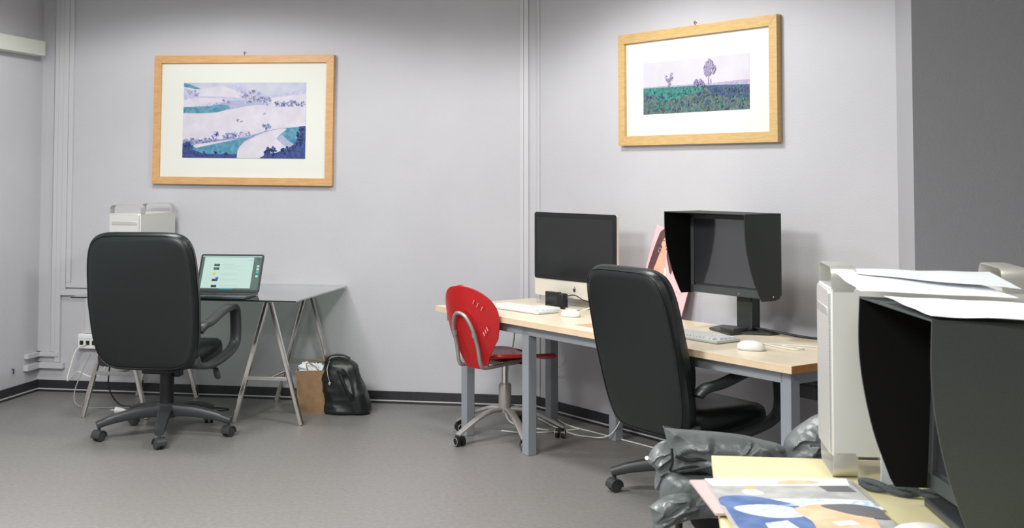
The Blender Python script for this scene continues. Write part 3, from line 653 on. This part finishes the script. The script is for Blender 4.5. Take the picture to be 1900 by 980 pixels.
# keyboards and mice
def make_keyboard(label, loc, rz):
    t = thing('keyboard', label, 'keyboard', loc, rz, 'white keyboards on the long desk')
    MB().box((0, 0, .008), (.45, .155, .014)).build('keyboard_base', 'paper_grey', t, bevel=.004)
    for r_, cs in enumerate(((1,) * 20, (1,) * 20, (1,) * 20, (1,) * 20, (1, 1, 1, 5, 1, 1, 1, 1, 1, 1, 1, 1, 2, 1))):
        x = -.21
        m = MB()
        for c in cs:
            wk = .021 * c; m.box((x + wk / 2, -.055 + (4 - r_) * .0265, .019), (wk - .005, .0205, .010)); x += wk
        m.build('key_row', 'key_white', t, smooth=0)
    return t
kb = make_keyboard('white keyboard in front of the all-in-one computer', WB(.67, .585, DZ), RB + R(3))
dup(kb, WB(2.055, .585, DZ), RB + R(0), 'white keyboard in front of the hooded monitor on the long desk', 'white keyboards on the long desk')
def make_mouse(label, loc, rz, sc=1.):
    o = []
    m = MB(); out = [(cos(2 * pi * k / 32) * .056 * sc, sin(2 * pi * k / 32) * .031 * sc) for k in range(32)]
    m.pebble(out, [(.9, .001), (1, .008), (.99, .016), (.9, .024), (.7, .031), (.4, .035), (0, .036)], lambda x, y, d: Vector((x, y, d * sc)))
    t = thing('computer_mouse', label, 'mouse', loc, rz)
    m.build('shell', 'white_plastic', t, smooth=80)
    m = MB(); m.pebble([(x * 1.01, y * 1.01) for x, y in out], [(1, .0015), (1, .0065)], lambda x, y, d: Vector((x, y, d * sc))); m.build('base_ring', 'alu_dull', t, smooth=80)
    return t
make_mouse('white mouse beside the left keyboard on the long desk', WB(1.06, .55, DZ), RB + R(20), 1.05)
make_mouse('white mouse beside the right keyboard on the long desk', WB(2.49, .66, DZ), RB + R(22), 1.15)
cable([WB(2.42, .60, DZ + .006), WB(2.40, .50, DZ + .004), WB(2.55, .40, DZ + .004), WB(2.7, .33, DZ + .004), WB(2.86, .28, DZ + .004)], .0025, 'cable_white', 'white mouse cable curling across the right end of the long desk')
cable([WB(2.30, .45, DZ + .004), WB(2.45, .50, DZ + .004), WB(2.62, .52, DZ + .004), WB(2.60, .45, DZ + .004), WB(2.5, .47, DZ + .004)], .0022, 'cable_white', 'thin looped white cable near the right mouse on the long desk')
m = MB(); m.prism([(0, 0), (.26, 0), (.26, .17), (.03, .17)], 0, .003); mp_ = m.build('mouse_pad', 'pad_brown', smooth=0, loc=WB(1.36, .76, DZ), rz=RB)
tag(mp_, 'thin brown mouse pad on the long desk left of the black chair back', 'mouse pad')
m = MB(); m.prism([(0, 0), (.3, 0), (.3, .03), (0, .03)], 0, .002); tag(m.build('paper_strip', 'paper', smooth=0, loc=WB(1.34, .80, DZ), rz=RB), 'narrow white paper strip along the brown mouse pad', 'paper')

# pink card leaning on the wall
ca, cb = cos(R(12)), sin(R(12))
pc = thing('pink_card', 'pink card with a long-haired woman, leaning on the wall behind the long desk', 'card', WB(1.43, .05, DZ + .001), RB)
def cf(u, v, l=0):   # u from right edge leftwards 0..1, v up 0..1
    x = -u * .361; z = v * .422
    return Vector((x * ca + z * cb, -.03 - l + .07 * v, -x * cb + z * ca))
m = MB(); m.rings([[cf(0, 0), cf(1, 0), cf(1, 1), cf(0, 1)], [cf(0, 0, -.004), cf(1, 0, -.004), cf(1, 1, -.004), cf(0, 1, -.004)]]); m.build('sheet', 'card_pink', pc, smooth=0)
mats = ['hair', 'skin', 'mag_white', 'ink', 'lip']
m = MB(); lay = 0
def cpg(mi, pts, sm=True):
    global lay
    lay += 1; m.mi = mi; P = catmull([(a, b, 0) for a, b in pts], 4, True) if sm else [Vector((a, b, 0)) for a, b in pts]
    m.face([cf(p.x, p.y, .0006 + lay * .00012) for p in P])
cpg(0, [(.88, .93), (.80, .985), (.69, .975), (.62, .90), (.60, .80), (.56, .70), (.50, .60), (.43, .50), (.45, .45), (.54, .55), (.62, .65), (.66, .73), (.76, .71), (.76, .55), (.78, .40), (.88, .36), (.95, .40), (.94, .60), (.92, .76), (.90, .86)])
cpg(1, [(.81, .86), (.73, .905), (.66, .88), (.64, .80), (.67, .745), (.73, .735), (.79, .77)])
cpg(1, [(.75, .76), (.68, .75), (.66, .64), (.60, .54), (.54, .45), (.48, .34), (.48, .22), (.58, .20), (.68, .30), (.82, .34), (.80, .55)])
cpg(2, [(.60, .50), (.565, .50), (.535, .42), (.55, .36), (.575, .42)])
cpg(2, [(.84, .385), (.70, .33), (.66, .325), (.66, .34), (.70, .35), (.84, .405)], False)
cpg(0, [(.83, .90), (.75, .95), (.66, .93), (.645, .87), (.69, .895), (.76, .87), (.795, .79), (.83, .76), (.85, .82)])
cpg(4, [(.71, .775), (.685, .782), (.665, .775), (.685, .767)])
for u_ in (.685, .755): cpg(3, [(u_ + .018, .832), (u_, .84), (u_ - .018, .832), (u_, .827)])
for u_, v_ in ((.24, .27), (.19, .265), (.14, .27), (.16, .12), (.155, .15)): cpg(3, [(u_, v_), (u_ - .02, v_ + .008), (u_ - .045, v_ - .004), (u_ - .02, v_ + .002)], False)
m.build('portrait', mats, pc, smooth=0)
m = MB(); m.tube([cf(.785 + .03 * sin(a * .5236), .70 + .03 * cos(a * .5236), .004) for a in range(12)] + [cf(.785, .73, .004)], .0012, 6); m.build('earring', 'aluminium', pc)

# hooded monitor
def make_hooded(label, loc, rz, SW, SH, zb, hd_top, hd_bot, out_mat, tilt=0, base=True, off=.04):
    """local: screen at y=0 facing -Y; hood reaches to -hd_top at top"""
    t = thing('hooded_monitor', label, 'monitor', loc, rz)
    T = Matrix.Translation((0, 0, zb)) @ Matrix.Rotation(tilt, 4, 'X') @ Matrix.Translation((0, 0, -zb))
    def fin(mb): mb.xf(T); return mb
    W2 = SW / 2; z0, z1 = zb, zb + SH
    fin(MB().box((0, .03, (z0 + z1) / 2), (SW, .06, SH))).build('monitor_body', 'hood_grey', t, bevel=.004)
    fin(MB().box((0, -.004, (z0 + z1) / 2 + .012), (SW - .05, .006, SH - .07))).build('display', 'screen_matte', t, smooth=0)
    m = MB(); m.box((0, -.006, z0 + .018), (SW, .014, .036)); m.box((0, -.006, z1 - .012), (SW, .014, .022))
    for sx in (-1, 1): m.box((sx * (W2 - .012), -.006, (z0 + z1) / 2), (.022, .014, SH))
    fin(m).build('bezel', 'hood_grey', t, bevel=.002)
    # hood side flaps: curved front edge
    def fl(sx, name):
        edge = [(-hd_top, z1 + .012), (-hd_top + .002, z1 - SH * .22), (-hd_top + (hd_top - hd_bot) * .18, z1 - SH * .45), (-hd_top + (hd_top - hd_bot) * .52, z1 - SH * .72), (-hd_bot, z0 + .015)]
        E_ = catmull([(a, b, 0) for a, b in edge], 6)
        poly = [(p.x, p.y) for p in E_] + [(-hd_bot + .012, z0 - .004), (.02, z0 - .004), (.035, z0 + .0), (.062, z0 + .02), (.062, z1 + .012)]
        m = MB(); X = sx * (W2 + .004)
        m.rings([[Vector((X, y, z)) for y, z in poly], [Vector((X + sx * .004, y, z)) for y, z in poly]])
        h = fin(m).build(name, out_mat, t, smooth=0)
        m = MB(); q = [(y * .996, z) for y, z in poly]
        m.rings([[Vector((X - sx * .0006, y, z - .0005)) for y, z in q], [Vector((X - sx * .0012, y, z - .0005)) for y, z in q]]); fin(m).build('felt_lining', 'hood_black', h, smooth=0)
    fl(-1, 'hood_side'); fl(1, 'hood_side')
    fin(MB().box((0, (.062 - hd_top) / 2, z1 + .012), (SW + .016, hd_top + .062, .004))).build('hood_top', out_mat, t, smooth=0)
    fin(MB().box((0, (.05 - hd_top) / 2, z1 + .0088), (SW + .006, hd_top + .04, .0012))).build('hood_top_lining', 'hood_black', t, smooth=0)
    if base:
        m = MB(); m.box((off, .075, zb / 2 + .05), (.10, .05, zb + .10 - .02)); m.box((off + .052, .075, zb / 2 + .02), (.012, .06, zb)); m.build('stand_column', 'hood_dark', t, bevel=.006)
        m = MB(); m.prism([(-.17, .11), (-.13, -.02), (off - .05, -.06), (off + .05, -.10), (off + .05, -.02), (.20, .06), (.20, .13), (.0, .17)], .001, .012); m.box((off, -.02, .02), (.09, .10, .02)); m.build('stand_base', 'plastic_black', t, bevel=.003)
    return t
hm = make_hooded('black hooded monitor standing on the long pale desk', WB(2.02, .305, DZ), RB, .535, .395, .18, .185, .085, 'hood_dark')
for x, mt in ((-.215, 'scr_blue'), (.07, 'mag_orange')): MB().box((x, -.014, .195), (.005, .002, .004)).build('indicator', mt, hm)
MB().cyl((.2785, .0, .155 + .04), (.2795, .0, .155 + .04), .004, 8).build('rivet', 'chrome', hm)
cable([WB(2.05, .24, DZ + .03), WB(2.2, .22, DZ + .02), WB(2.36, .18, DZ + .006), WB(2.46, .165, DZ + .005)], .006, 'cable_black', 'black cable behind the stand of the hooded monitor on the long desk')

# cables under the long desk
cable([WB(.10, .03, .62), WB(.14, .1, .55), WB(.2, .3, .64), WB(.24, .34, .5), WB(.20, .36, .30), WB(.22, .4, .12), WB(.30, .42, .02), WB(.45, .40, .006), WB(.6, .35, .006)], .005, 'cable_white', 'white cable hanging to the floor under the left part of the long desk')
cable([WB(.32, .14, .06), WB(.5, .16, .006), WB(.8, .17, .006), WB(1.1, .16, .006), WB(1.5, .15, .006)], .004, 'cable_white', 'white cable running along the baseboard under the long desk')
cable([WB(.3, .2, .006), WB(.62, .28, .006), WB(.84, .28, .006), WB(1.02, .22, .05), WB(1.06, .1, .3), WB(1.06, .06, .42)], .0035, 'cable_white', 'thin cream cable looping up the wall behind the black chair')
cable([WB(.10, .02, .55), WB(.16, .05, .35), WB(.24, .05, .28), WB(.34, .04, .33), WB(.36, .03, .40)], .003, 'cable_white', 'thin white cable looping on the wall under the long desk')
cable([WB(.72, .06, .66), WB(.68, .06, .60), WB(.70, .06, .53), WB(.85, .06, .52), WB(.95, .06, .53), WB(1.03, .06, .60), WB(1.03, .06, .66)], .0025, 'cable_black', 'black cable loop dangling under the long desk against the wall')
cable([(-.06, 7.15, .006), (.05, 7.1, .006), (.13, 7.1, .006), (.25, 7.13, .006), (.4, 7.2, .006)], .004, 'cable_white', 'white cable on the floor behind the red chair base')
bxu = thing('dark_case', 'dark grey case under the right end of the long desk', 'case', WB(2.62, .34, 0), RB)
MB().box((.0, 0, .565), (.20, .32, .10)).build('case_body', 'plastic_black', bxu, bevel=.01); MB().box((0, 0, .575), (.206, .326, .006)).build('case_seam', 'plastic_dark', bxu)
MB().box((0, .0, .651), (.03, .3, .072)).build('hanging_bracket', 'plastic_dark', bxu)

# ------------------------------------------------------------------ red chair
rc = thing('red_chair', 'red moulded swivel chair with silver base at the left end of the long desk', 'chair', (-.04, 6.97, 0), R(-46))
ro = R(46)
m = MB(); m.lathe([(.034, .15), (.036, .16), (.036, .30), (.030, .312)]); m.build('column_cover', 'silver_paint', rc)
m = MB(); m.cyl((0, 0, .30), (0, 0, .43), .019, 18); m.build('gas_column', 'chrome', rc)
for k in range(5):
    a = R(2 + 72 * k) + ro; dx, dy = cos(a), sin(a)
    m = MB(); m.bar([(dx * .02, dy * .02, .168), (dx * .10, dy * .10, .165), (dx * .19, dy * .19, .135), (dx * .28, dy * .28, .09), (dx * .33, dy * .33, .062)], (.036, .046), (.022, .014), (-dy, dx, 0), 4)
    lg = m.build('base_leg', 'silver_paint', rc, smooth=50)
    m = MB(); x, y = dx * .315, dy * .315; ca_ = a + (1.2, .3, 1.0, 1.5, 1.3)[k]; ex, ey = -sin(ca_), cos(ca_)
    for sd in (-1, 1):
        p = Vector((x + ex * sd * .017, y + ey * sd * .017, .028)); q = Vector((ex, ey, 0)) * .010
        for r1 in (.0265,): m.rings([[p + q * s_ + (Vector((-ey, ex, 0)) * cos(2 * pi * j / 20) + Vector((0, 0, 1)) * sin(2 * pi * j / 20)) * r_ for j in range(20)] for s_, r_ in ((-1, .021), (-.8, r1), (.8, r1), (1, .021))])
    m.cyl((x, y, .03), (x, y, .066), .012, 10); m.box((x, y, .045), (.045, .03, .022), ca_)
    c_ = m.build('caster', 'plastic_dark', lg, smooth=50)
    m = MB()
    for sd in (-1, 1):
        p = Vector((x + ex * sd * .0275, y + ey * sd * .0275, .028)); m.tube([p + (Vector((-ey, ex, 0)) * cos(2 * pi * j / 20) + Vector((0, 0, 1)) * sin(2 * pi * j / 20)) * .0205 for j in range(21)], .0022, 6)
    m.build('caster_ring', 'silver_paint', c_)
def shell(m, f, nu=28, nv=28, th=.011):
    g_ = [[f(i / nu, j / nv) for i in range(nu + 1)] for j in range(nv + 1)]
    def nrm(i, j):
        a = g_[j][min(i + 1, nu)] - g_[j][max(i - 1, 0)]; b = g_[min(j + 1, nv)][i] - g_[max(j - 1, 0)][i]; return a.cross(b).normalized()
    top = [[m.bm.verts.new(g_[j][i]) for i in range(nu + 1)] for j in range(nv + 1)]
    bot = [[m.bm.verts.new(g_[j][i] - nrm(i, j) * th) for i in range(nu + 1)] for j in range(nv + 1)]
    for j in range(nv):
        for i in range(nu):
            m._f([top[j][i], top[j][i + 1], top[j + 1][i + 1], top[j + 1][i]]); m._f([bot[j][i], bot[j + 1][i], bot[j + 1][i + 1], bot[j][i + 1]])
    for i in range(nu):
        m._f([top[0][i], bot[0][i], bot[0][i + 1], top[0][i + 1]]); m._f([top[nv][i], top[nv][i + 1], bot[nv][i + 1], bot[nv][i]])
    for j in range(nv):
        m._f([top[j][0], top[j + 1][0], bot[j + 1][0], bot[j][0]]); m._f([top[j][nu], bot[j][nu], bot[j + 1][nu], top[j + 1][nu]])
def lerp_tab(tab, v):
    for (a, x), (b, y) in zip(tab, tab[1:]):
        if v <= b:
            f = (v - a) / (b - a); f = f * f * (3 - 2 * f) if False else f; return x + (y - x) * f
    return tab[-1][1]
WT = [(0, .082), (.06, .095), (.14, .114), (.25, .148), (.38, .19), (.5, .206), (.6, .2155), (.7, .216), (.8, .206), (.88, .174), (.94, .134), (.98, .076), (1, .02)]
def back_f(u, v, rs=False):
    if rs: v = v if v < .6 else .6 + .4 * sin((v - .6) / .4 * pi / 2)
    hw = lerp_tab(WT, v) if v < .66 else .004 + .212 * math.sqrt(max(0, 1 - ((v - .66) / .34) ** 2)) ** .9; x = (u * 2 - 1) * hw; z = .418 + v * .462
    y = -.222 - .125 * v - .02 * sin(pi * v) + x * x * 1.5
    return Vector((x, y, z))
m = MB(); shell(m, lambda u, v: back_f(u, v, True), 28, 40); m.build('backrest', 'red_shell', rc, smooth=60)
def seat_f(u, v):
    ww = lerp_tab([(0, .11), (.08, .155), (.25, .19), (.5, .205), (.75, .205), (.9, .19), (.97, .165), (1, .13)], v)
    x = (u * 2 - 1) * ww; y = -.19 + v * .455
    z = .470 + .022 * (abs(u * 2 - 1) ** 3) + .012 * cos(v * 3) - .045 * max(0, v - .75) * 4 * max(0, v - .75) * 4 * .5
    return Vector((x, y, z))
m = MB(); shell(m, seat_f, th=.014); m.build('seat', 'red_shell', rc, smooth=60)
m = MB(); m.box((0, 0, .437), (.16, .19, .03)); m.build('seat_mount', 'silver_paint', rc, bevel=.006)
bk = lambda x, z: back_f(.5 + x / (2 * lerp_tab(WT, (z - .418) / .462)), (z - .418) / .462).y - .026
m = MB(); m.tube([(-.085, -.08, .435), (-.088, -.23, .432), (-.088, -.268, .455), (-.086, bk(-.085, .55), .55), (-.078, bk(-.07, .64), .65), (-.045, bk(-.04, .70), .715), (0, bk(0, .73), .735), (.045, bk(.04, .70), .715), (.078, bk(.07, .64), .65), (.086, bk(.085, .55), .55), (.088, -.268, .455), (.088, -.23, .432), (.085, -.08, .435)], .0105, 12, 6); m.build('back_frame', 'silver_paint', rc, smooth=60)
for sx in (-1, 1): m = MB(); m.cyl((sx * .0815, bk(.08, .60) , .606), (sx * .0805, bk(.08, .62), .626), .0135, 12); m.build('frame_collar', 'silver_paint', rc)
for x, z, a in ((.10, .80, .5), (.122, .785, .5), (.143, .765, .5), (.155, .655, -.5), (.143, .64, -.5), (.131, .625, -.5)):
    m = MB(); p = back_f(.5 + x / (2 * lerp_tab(WT, (z - .418) / .462)), (z - .418) / .462); m.box((x, p.y - .0105, z), (.0045, .004, .024), 0, 0, a); m.build('vent_slot', 'slot', rc, bevel=.001)
m = MB(); m.tube([(.04, .03, .43), (.12, .05, .42), (.17, .05, .36)], .006, 8, 3); m.build('lever', 'plastic_dark', rc)

# ------------------------------------------------------------------ nearest desk and what stands on it
YZ = .73
yd = thing('yellow_desk', 'pale yellow desk nearest the viewer at lower right', 'desk', (.552, 3.413, 0), R(-7.5))
m = MB(); m.prism([(0, 0), (1.5, 0), (1.5, -1.35), (0, -1.35)], YZ - .028, YZ); m.build('tabletop', 'yellow_top', yd, smooth=0, bevel=.002)
for x, y in ((.08, -.08), (1.42, -.08), (.08, -1.27), (1.42, -1.27)): MB().box((x, y, (YZ - .03) / 2), (.05, .05, YZ - .03)).build('leg', 'grey_metal', yd, bevel=.003)
MB().box((.75, -.08, YZ - .055), (1.3, .025, .05)).build('rail', 'grey_metal', yd)
# big hooded monitor: faces left
bm_ = make_hooded('large grey hooded monitor at right foreground with papers on its hood', (1.003, 2.70, YZ), R(-90 + 2), .445, .425, .04, .19, .10, 'hood_grey', R(-3), base=False)
m = MB(); m.prism([(-.20, -.03), (.12, -.05), (.19, .02), (.19, .2), (-.20, .2)], .001, .022); m.box((0, .11, .14), (.1, .05, .26)); m.build('stand_base', 'plastic_black', bm_, bevel=.006)

def sheet(name, pts, m_, label, nx=14, ny=10, sag=.0, curl=0, th=.0012, seed=0):
    """bilinear quad of four world corners with slight waves"""
    a, b, c, d = [Vector(p) for p in pts]
    m = MB()
    def f(u, v):
        p = (a * (1 - u) + b * u) * (1 - v) + (d * (1 - u) + c * u) * v
        return p + Vector((0, 0, .004 * noise.noise(Vector((u * 3 + seed, v * 3, 0))) + curl * (u - .5) ** 2))
    shell(m, f, nx, ny, th)
    return tag(m.build(name, m_, smooth=60), label, 'paper')
sheet('paper_sheet', [(.843, 2.462, 1.228), (1.15, 2.43, 1.219), (1.13, 2.70, 1.226), (.848, 2.79, 1.233)], 'paper', 'nearest white paper sheet on top of the large hooded monitor', seed=1)
sheet('paper_sheet', [(.812, 2.86, 1.238), (1.125, 2.72, 1.236), (1.07, 2.93, 1.262), (.79, 3.02, 1.272)], 'paper', 'middle white paper sheet bridging the large hood and the tower computer', seed=5)
sheet('paper_sheet', [(.84, 2.98, 1.268), (1.14, 2.74, 1.254), (1.17, 3.0, 1.270), (.87, 3.10, 1.270)], 'paper_grey', 'farthest grey-white sheet of paper lying on the silver tower computer', seed=9)
m = MB(); m.box((0, 0, .20), (.09, .004, .40)); tag(m.build('upright_board', 'paper_grey', bevel=.001, loc=(.952, 3.03, YZ + .001), rz=R(-6)), 'pale upright board between the silver tower and the large hooded monitor', 'board')
# coiled twisted cord
m = MB()
for ph in (0, pi):
    P = []
    base_p = catmull([(.862, 3.055, .748), (.90, 3.01, .746), (.95, 2.975, .746), (1.0, 2.945, .746), (1.035, 2.93, .744)], 14)
    for i, p in enumerate(base_p):
        a = ph + i * .17; P.append(p + Vector((.2 * sin(a), cos(a) * .5, sin(a) * .8)) * .009)
    m.tube(P, .008, 10)
tag(m.build('twisted_cord', mat('cord_grey', rgb(74, 82, 86), .5, bump=1, bscale=400, bdist=.004), smooth=60), 'thick twisted dark grey cord lying in front of the large hooded monitor', 'cord')
make_mouse('white mouse on the yellow desk at the bottom edge of the view', (.862, 2.605, YZ), R(5), 1.25)

# magazines
def magazine(label, loc, rz, w_, h_, z, art, group=None):
    t = thing('magazine', label, 'magazine', loc, rz)
    m = MB(); m.prism([(0, 0), (w_, 0), (w_, -h_), (0, -h_)], 0, .005); m.build('pages', 'mag_edge', t, smooth=0)
    m = MB(); l = 0; names = []
    for mt, pts in art:
        l += 1
        if mt not in names: names.append(mt)
        m.mi = names.index(mt); P = [(a, b) for a, b in pts]
        if len(P) > 4: P = [(p.x, p.y) for p in catmull([(a, b, 0) for a, b in P], 4, True)]
        m.face([Vector((max(0, min(1, a)) * w_, -max(0, min(1, b)) * h_, .0052 + l * .00012)) for a, b in P])
    m.build('cover', names, t, smooth=0)
    return t
Q = [(0, 0), (1, 0), (1, 1), (0, 1)]
magazine('lower magazine with a grey cover peeping out to the right under the top magazine', (.50, 3.115, YZ + .0005), R(0), .36, .265, 0, [('mag_edge', Q), ('mag_grey', [(.7, .0), (1, 0), (1, .9), (.7, .9)]), ('mag_white', [(.85, .90), (1, .90), (1, 1), (.85, 1)]), ('mag_lightblue', [(.80, .4), (.94, .4), (.94, .8), (.80, .8)])])
magazine('open magazine page overhanging the left edge of the yellow desk', (.446, 3.10, YZ + .0062), R(3), .2, .30, 0, [('mag_edge', Q)])
magazine('top magazine with blue, grey and orange cover pictures at the front of the yellow desk', (.482, 3.09, YZ + .012), R(0), .355, .50, 0, [
    ('mag_grey', Q), ('mag_white', [(0, 0), (1, 0), (.97, .14), (.03, .14)]), ('mag_skin', [(.55, .03), (.72, .04), (.78, .09), (.6, .12), (.48, .10)]), ('mag_grey', [(.02, .14), (.97, .14), (1, .42), (.02, .42)]),
    ('mag_white', [(.20, .24), (.26, .20), (.32, .24), (.33, .30), (.22, .30)]), ('mag_orange', [(.23, .17), (.29, .17), (.31, .215), (.24, .22)]),
    ('mag_lightblue', [(.3, .40), (.6, .38), (1, .42), (1, .55), (.3, .55)]), ('mag_blue', [(.02, .36), (.15, .32), (.3, .36), (.46, .47), (.3, .5), (.02, .5)]),
    ('mag_dark', [(.75, .15), (.95, .15), (.97, .26), (.78, .25)]),
    ('mag_blue', [(.02, .5), (.5, .5), (.5, 1), (.02, 1)]), ('mag_lightblue', [(.08, .52), (.3, .48), (.46, .55), (.5, .66), (.3, .70), (.12, .62)]), ('mag_lightblue', [(.2, .78), (.35, .74), (.4, .9), (.2, .95)]),
    ('mag_skin', [(.44, .58), (.55, .50), (.72, .48), (.85, .56), (.9, .75), (.8, 1.0), (.5, 1.0), (.5, .75)]), ('mag_dark', [(.64, .50), (.85, .48), (1.0, .56), (1, .72), (.84, .68), (.72, .6)]), ('mag_white', [(.62, .76), (.75, .74), (.78, .8), (.64, .82)])])

# ------------------------------------------------------------------ leather jacket on a low chair behind the yellow desk
def J(px, py, y):   # outline of the jacket in its own upright plane
    return ((px - 950) / 2260 * y, EYE - (py - 315) / 2260 * y)
lc = thing('low_chair', 'low black chair behind the yellow desk, under the leather jacket', 'chair', (.76, 3.86, 0), R(4))
m = MB(); m.pebble(rrect(.42, .26, .06, 6, 0, .52), [(.9, -.02), (1, -.01), (1, .015), (.9, .025)], lambda x, z, d: Vector((x, d, z))); m.build('backrest', 'plastic_dark', lc, smooth=60)
m = MB(); m.pebble(rrect(.38, .42, .06, 6, 0, .24), [(.9, .41), (1, .42), (1, .455), (.9, .465)], lambda x, y, d: Vector((x, y, d))); m.build('seat', 'plastic_dark', lc, smooth=60)
for x, y in ((-.16, .05), (.16, .05), (-.16, .42), (.16, .42)): m = MB(); m.cyl((x, y, 0.001), (x * .95, y, .43), .013, 12); m.build('leg', 'plastic_dark', lc)
for x in (-.12, .12): m = MB(); m.bar([(x, .1, .425), (x, .03, .44), (x, .02, .58)], .04, .01, (1, 0, 0), 3); m.build('back_support', 'plastic_dark', lc)
m = MB()
def puff(outline, y, th_f, th_b, seed, wr=.014, n=8, rings_=34, freq=9, dirv=(1, .35)):
    O = catmull([(*J(a, b, y), 0) for a, b in outline], n, True)
    cx = sum(p.x for p in O) / len(O); cz = sum(p.y for p in O) / len(O); rg = []
    def pt(p, sc, side):
        x = cx + (p.x - cx) * sc; z = cz + (p.y - cz) * sc
        h = max(0, 1 - sc ** 3) ** .6
        q = Vector((x * freq, z * freq, seed)); q += Vector((noise.noise(q * 1.3), noise.noise(q * 1.3 + Vector((9, 0, 0))), 0)) * .55
        rot = Vector((q.x * .55 + q.y * .9, q.y * 2.1 - q.x * .9, q.z))
        w1 = noise.noise(q * .8)
        w2 = (1 - abs(noise.noise(rot * .9 + Vector((0, 0, 7)))) * 2.2) ** 3
        w3 = (1 - abs(noise.noise(rot * 2.1 + Vector((3, 0, 17)))) * 2.0) ** 3
        d = h + (w1 * 1.5 + max(-.6, w2) * 1.0 + max(-.6, w3) * .22) * wr / max(th_f, .01) * min(1, h * 2)
        return Vector((x, y - d * th_f if side < 0 else y + h * th_b, z))
    for i in range(rings_ + 1): rg.append([pt(p, i / rings_, -1) for p in O])
    for i in range(6, -1, -1): rg.append([pt(p, i / 6 * .98, 1) for p in O])
    m.rings(rg)
puff([(1236, 808), (1222, 830), (1214, 860), (1215, 885), (1222, 915), (1222, 945), (1240, 958), (1290, 950), (1340, 952), (1400, 955), (1520, 955), (1540, 880), (1480, 850), (1400, 840), (1320, 836), (1262, 812)], 3.74, .07, .03, 2.0, .012, freq=8)
puff([(1228, 788), (1230, 789), (1262, 792), (1330, 797), (1378, 803), (1415, 812), (1444, 820), (1454, 838), (1450, 870), (1440, 905), (1360, 900), (1300, 868), (1244, 867), (1240, 850), (1238, 828)], 3.69, .07, .09, 5.0, .015, freq=10)
puff([(1234, 812), (1214, 820), (1201, 838), (1199, 850), (1212, 862), (1216, 885), (1212, 900), (1236, 900), (1262, 870), (1258, 826)], 3.72, .05, .06, 9.0, .010, freq=12)
puff([(1448, 822), (1462, 797), (1488, 777), (1514, 763), (1560, 752), (1610, 765), (1620, 850), (1600, 905), (1500, 910), (1450, 880)], 3.78, .08, .08, 13.0, .018, freq=9)
puff([(1202, 931), (1203, 930), (1236, 910), (1272, 902), (1296, 925), (1285, 945), (1248, 962), (1212, 986), (1204, 990), (1207, 960)], 3.64, .035, .05, 21.0, .010, freq=12)
puff([(1240, 866), (1300, 868), (1400, 872), (1400, 960), (1330, 950), (1280, 952), (1240, 960), (1222, 925), (1222, 890)], 3.68, .06, .05, 31.0, .006, freq=6)
jk = tag(m.build('leather_jacket', 'jacket_leather', smooth=80), 'crumpled black leather jacket draped over the low chair behind the yellow desk', 'jacket')
def seam(pts, y, r=.004):
    m = MB(); m.tube([Vector((J(a, b, y)[0], y, J(a, b, y)[1])) for a, b in pts], r, 8, 5); return m.build('seam', 'leather', jk)
seam([(1243, 826), (1244, 850), (1240, 866), (1262, 862), (1290, 858), (1320, 862)], 3.625); seam([(1250, 840), (1275, 848), (1300, 846), (1322, 856)], 3.62, .005)
m = MB(); m.cyl(Vector((J(1201, 845, 3.68)[0], 3.68, J(1201, 845, 3.68)[1])), Vector((J(1197, 843, 3.66)[0], 3.66, J(1197, 843, 3.66)[1])), .006, 10); m.build('snap_button', 'chrome', jk)
